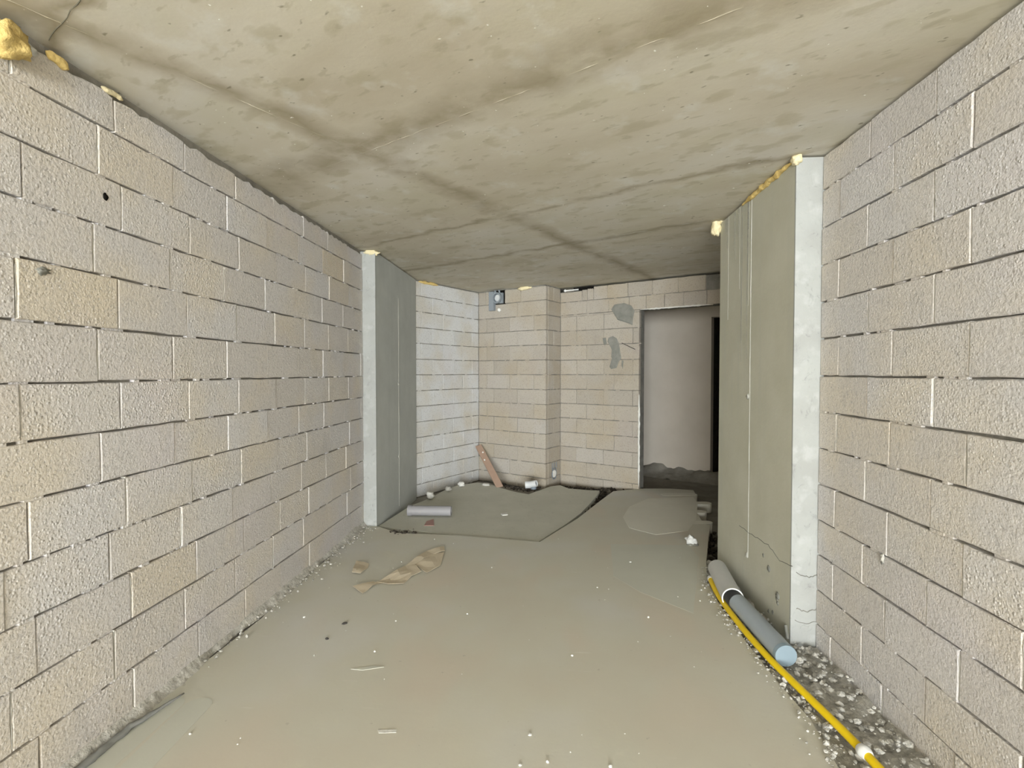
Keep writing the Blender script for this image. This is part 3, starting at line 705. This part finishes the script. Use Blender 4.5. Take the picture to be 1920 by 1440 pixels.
# yellow pipe
yp = [(1332, 1086, .03), (1340, 1104, .025), (1352, 1124, .02), (1372, 1152, .02), (1400, 1187, .02), (1440, 1232, .02), (1480, 1272, .02), (1520, 1311, .02), (1560, 1350, .02), (1600, 1390, .02), (1645, 1437, .02), (1700, 1497, .02), (1790, 1600, .02)]
pts = [P(*q) for q in yp]
def spline(pts, k=6):
    out = []
    for i in range(len(pts) - 1):
        p0, p1, p2, p3 = pts[max(i - 1, 0)], pts[i], pts[i + 1], pts[min(i + 2, len(pts) - 1)]
        for j in range(k):
            t = j / k; out.append(0.5 * ((2 * p1) + (p2 - p0) * t + (2 * p0 - 5 * p1 + 4 * p2 - p3) * t * t + (3 * p1 - p0 - 3 * p2 + p3) * t ** 3))
    return out + [pts[-1]]
yw = tag(empty('yellow_pipe', pts[0]), 'long yellow plastic pipe running along the floor by the right wall', 'pipe')
sp = [p - pts[0] for p in spline(pts)]
tube('hose', sp, 0.017, M_YELLOW, yw, 16)
cp = P(1621, 1411, 0.02) - pts[0]; ct = (P(1645, 1437, .02) - P(1600, 1390, .02)).normalized()
tube('white_collar', [cp - ct * 0.022, cp - ct * 0.006, cp + ct * 0.006, cp + ct * 0.022], [0.021, 0.027, 0.027, 0.021], M_WHITE, yw, 20, inner=0.0165)
et = (sp[1] - sp[0]).normalized()
tube('end_cap', [sp[0] - et * 0.02, sp[0] + et * 0.012], 0.019, M_WHITE, yw, 14)

# ------------------------------------------------------------------ rubble, debris
def stone_into(bm, c, r, rnd):
    k = bmesh.ops.create_icosphere(bm, subdivisions=1, radius=1.0)['verts']
    sx, sy, sz = r * rnd.uniform(.6, 1.2), r * rnd.uniform(.6, 1.2), r * rnd.uniform(.4, .8)
    rot = Matrix.Rotation(rnd.uniform(0, 6), 3, 'Z')
    for v in k:
        v.co = v.co * rnd.uniform(0.75, 1.15); v.co = rot @ Vector((v.co.x * sx, v.co.y * sy, v.co.z * sz)) + c
def debris(name, label, n, sampler, rr, m, seed):
    bm = bmesh.new(); r = random.Random(seed)
    for _ in range(n):
        c = sampler(r); stone_into(bm, c, rr[0] + (rr[1] - rr[0]) * r.random() ** 3, r)
    o = bmo(name, bm, m); tag(o, label, 'rubble', None, 'stuff'); return o
# packed earth bed between screed edge and right wall
def heap(name, label, fn, nu, nv, m, kind='stuff', cat='rubble'):
    v = []; f = []
    for i in range(nu + 1):
        for j in range(nv + 1): v.append(fn(i / nu, j / nv))
    for i in range(nu):
        for j in range(nv):
            a = i * (nv + 1) + j; f.append([a, a + 1, a + nv + 2, a + nv + 1])
    o = link(name, pyd(name, v, f, True), m); tag(o, label, cat, None, kind); return o
def edge_x(y):                       # x of the screed edge on the right
    for a, b in zip(edge[5:15], edge[6:16]):
        if a.y <= y <= b.y: return a.x + (b.x - a.x) * (y - a.y) / (b.y - a.y)
    return 1.07
def bed(u, v):
    y = 0.36 + u * 3.74; x0 = edge_x(y) - 0.02; x1 = (XR if y < PR_Y0 else PR_X) + 0.01
    x = x0 + (x1 - x0) * v
    z = -0.032 + 0.03 * noise.noise(Vector((x * 9, y * 9, 0))) + 0.018 * noise.noise(Vector((x * 30, y * 30, 2))) + 0.05 * max(0, v - 0.75)
    return Vector((x, y, z))
heap('gravel_bed', 'grey gravel and mortar crumbs filling the strip along the right wall', bed, 200, 16, M_RUBBLE)
def s_right(r):
    y = r.uniform(0.9, 3.2); x0 = edge_x(y); x1 = XR if y < PR_Y0 else PR_X
    x = x0 + (x1 - x0) * r.random(); return Vector((x, y, -0.02 + 0.03 * r.random()))
debris('gravel_stones', 'loose pale gravel beside the yellow pipe and right wall', 1500, s_right, (0.003, 0.024), M_RUBBLE, 31)
def s_edge(r):
    y = r.uniform(0.9, 3.9); return Vector((edge_x(y) + r.gauss(-0.01, 0.022), y, 0.002 + 0.006 * r.random()))
debris('screed_edge_crumbs', 'dark and pale crumbs along the broken screed edge left of the yellow pipe', 420, s_edge, (0.003, 0.012), M_RUBBLE, 32)
def lbed(u, v):
    y = 0.4 + u * 4.4; w = 0.05 + 0.05 * noise.noise(Vector((0, y * 1.7, 5))) + 0.02 * noise.noise(Vector((0, y * 9, 5)))
    w = max(w, 0.012); x = XL - 0.01 + w * v
    z = (0.055 + 0.03 * noise.noise(Vector((2, y * 3, 0)))) * (1 - v) ** 1.4 + 0.008 * noise.noise(Vector((x * 40, y * 40, 2))) - 0.004 * v
    return Vector((x, y, z))
heap('mortar_fillet', 'crumbly grey mortar spilled along the foot of the left wall', lbed, 220, 6, M_RUBBLE)
def s_left(r):
    y = 2.3 + 2.4 * r.random() ** 0.7; return Vector((XL + 0.02 + abs(r.gauss(0, 0.05)), y, 0.004 + 0.008 * r.random()))
debris('mortar_crumbs', 'small pale crumbs on the floor at the far foot of the left wall', 260, s_left, (0.003, 0.013), M_RUBBLE, 33)
# dark grey strip at the near foot of the left wall
a = [Vector((XL + 0.02, 0.9, 0.012)), P(150, 1440, 0.012), P(245, 1362, 0.014), P(345, 1300, 0.016)]
a = [Vector((max(p.x, XL + 0.012), p.y, p.z)) for p in a]
tag(foam_strip('edge_strip', a, 0.013, M_EDGE, 40, steps=60), 'dark grey edge strip in the joint between left wall and floor', 'edge strip')
# dark debris; its near-black colour also stands in for shade in the gaps
def along(px, z):
    q = [P(x, y, z) for x, y in px]
    def f(r):
        k = r.randrange(len(q) - 1); return q[k].lerp(q[k + 1], r.random()) + Vector((r.gauss(0, .025), r.gauss(0, .03), r.uniform(-.02, .01)))
    return f
debris('debris_and_shade', 'dark crumbled debris in the diagonal gap beside the alcove floor', 170, along([(1075, 972), (1100, 952), (1118, 936), (1135, 922)], -0.06), (0.012, 0.05), M_SOIL_SHADE, 41)
debris('debris_and_shade', 'dark debris along the foot of the wall beside the hall opening', 150, along([(1060, 912), (1095, 916), (1130, 918), (1195, 917)], -0.04), (0.01, 0.04), M_SOIL_SHADE, 42)
debris('debris_and_shade', 'dark debris at the foot of the alcove back wall under the elbow fitting', 120, along([(940, 908), (968, 915), (995, 918), (1012, 913)], -0.03), (0.01, 0.035), M_SOIL_SHADE, 43)
debris('debris_and_shade', 'short dark debris streak on the floor by the left pillar foot', 70, along([(733, 997), (770, 999)], 0.0), (0.006, 0.02), M_SOIL_SHADE, 44)
def s_dark(r): return Vector((r.uniform(1.24, 1.9), r.uniform(4.1, 5.2), -0.10 + 0.03 * r.random()))
debris('debris_and_shade', 'black debris painting in the deep shade of the gap beyond the right pillar', 160, s_dark, (0.02, 0.06), M_SOIL_SHADE, 45)
def hallheap(u, v):
    p = h0 + U * (0.1 + 1.7 * u) - V * (0.32 * (1 - v)); z = -0.11 + 0.19 * v * (0.7 + 0.6 * noise.noise(Vector((u * 6, v, 0)))) + 0.03 * noise.noise(Vector((u * 20, v * 6, 1)))
    return Vector((p.x, p.y, z))
heap('hall_rubble', 'low dusty rubble heap at the foot of the hall wall', hallheap, 60, 8, M_BASE)

def stone(px, py, r, m, label, z=0.0, seed=0, cat='stone', sq=0.7):
    c = P(px, py, z); o = blob('plaster_chunk', c + Vector((0, 0, r * sq * 0.8)), (r, r * 0.9, r * sq), m, None, seed, 2, 0.5)
    return tag(o, label, cat, 'chunks of plaster on the floor')
stone(807, 934, 0.055, M_CHIP, 'white plaster chunk nearest the left pillar in the alcove', 0, 1)
stone(841, 920, 0.045, M_MORTAR, 'grey-white plaster chunk midway along the alcove left wall', 0, 2)
stone(865, 912, 0.05, M_CHIP, 'white plaster chunk on the alcove floor nearest the leaning board', 0, 3)
stone(912, 911, 0.06, M_MORTAR, 'flat pale chunk just left of the foot of the leaning board', -0.02, 4, sq=0.35)
ws = tag(blob('plastic_scrap', P(1296, 1021, 0.0) + Vector((0, 0, 0.03)), (0.045, 0.03, 0.045), M_WHITE, None, 5, 3, 0.6), 'crumpled white plastic scrap on the floor near the right pillar', 'scrap')
blob('scrap_tail', Vector((0.01, -0.02, -0.022)), (0.05, 0.02, 0.01), M_CEMENT, ws, 8, 2, 0.6)
tag(blob('plaster_chip', P(646, 1170) + Vector((0, 0, 0.004)), (0.018, 0.008, 0.006), M_DARKCH, None, 3, 2, 0.4, rot=0.6), 'small black chip on the left part of the screed', 'chip')
tag(blob('plaster_chip', P(613, 1199) + Vector((0, 0, 0.004)), (0.010, 0.007, 0.006), M_DARKCH, None, 4, 2, 0.4), 'tiny dark chip left of the small black chip on the screed', 'chip')
tag(slab('plaster_chip', [P(708, 1369), P(744, 1368), P(743, 1374), P(710, 1375)], 0.0004, 0.0012, M_CHIP), 'flat white sliver on the screed near the bottom of the photo', 'chip')
tag(slab('plaster_chip', [P(658, 1255), P(700, 1249), P(720, 1251), P(680, 1257)], 0.0005, 0.002, M_GREY_SCREED), 'long faint pale smear chip on the screed, left of the middle', 'chip')
tag(slab('red_scrap', [P(795, 986, -.012), P(800, 978, -.012), P(813, 974, -.012), P(814, 986, -.012)], -0.0115, -0.007, M_RED), 'faded red triangular scrap on the alcove floor', 'scrap')
tag(slab('plaster_chip', [P(939, 964, -.012), P(951, 962, -.012), P(952, 966, -.012), P(942, 967, -.012)], -0.0115, -0.004, M_CHIP), 'small white flake on the grey alcove floor', 'chip')

# torn wrapping paper on the screed
def sheet(name, px, label, seed, lift=0.012, part=None):
    q = [P(x, y) for x, y in px]; c = sum(q, Vector()) / len(q)
    bm = bmesh.new(); vs2 = [bm.verts.new(p - c) for p in q]; bm.faces.new(vs2)
    bmesh.ops.triangulate(bm, faces=bm.faces[:]); bmesh.ops.subdivide_edges(bm, edges=bm.edges[:], cuts=3, use_grid_fill=True)
    for v in bm.verts: v.co.z = 0.004 + lift * (0.5 + noise.noise((v.co + c) * 7 + Vector((seed, 0, 0))))
    ext = bmesh.ops.solidify(bm, geom=bm.faces[:], thickness=0.0015)
    return bmo(name, bm, M_PAPER, part, c if part is None else c - part.location)
pp = sheet('wrapping_paper', [(694, 1101), (760, 1062), (800, 1034), (833, 1026), (834, 1036), (812, 1040), (778, 1060), (790, 1074), (772, 1082), (757, 1096), (728, 1098), (706, 1092)], '', 1)
tag(pp, 'torn tan wrapping paper lying on the screed near the left pillar', 'paper')
sheet('torn_flap', [(661, 1102), (700, 1092), (706, 1094), (690, 1108), (680, 1115)], '', 2, 0.012, pp)
sheet('torn_flap', [(660, 1076), (668, 1052), (692, 1058), (690, 1066), (676, 1078)], '', 3, 0.012, pp)
sheet('torn_flap', [(778, 1060), (812, 1040), (833, 1037), (826, 1062), (800, 1076)], '', 4, 0.008, pp)

# crumbs scattered over the screed
def s_floor(r):
    return Vector((r.uniform(-1.6, 1.1), r.uniform(1.3, 4.7), 0.002))
debris('plaster_crumbs', 'tiny white plaster crumbs scattered over the screed', 70, s_floor, (0.003, 0.009), M_CHIP, 51)

# hole and knock marks in the left wall
blob('hole', on_x(197, 369, XL - 0.001), (0.006, 0.012, 0.017), M_BLACK, wl, 2, 2)
blob('mortar_lump', on_x(78, 508, XL), (0.010, 0.022, 0.012), M_CEMENT, wl, 3, 3, 0.8, 3.0)
blob('mortar_lump', on_x(1654, 1047, XR - 0.002), (0.006, 0.010, 0.022), M_MORTAR, wr, 5, 3, 0.7, 3.0)
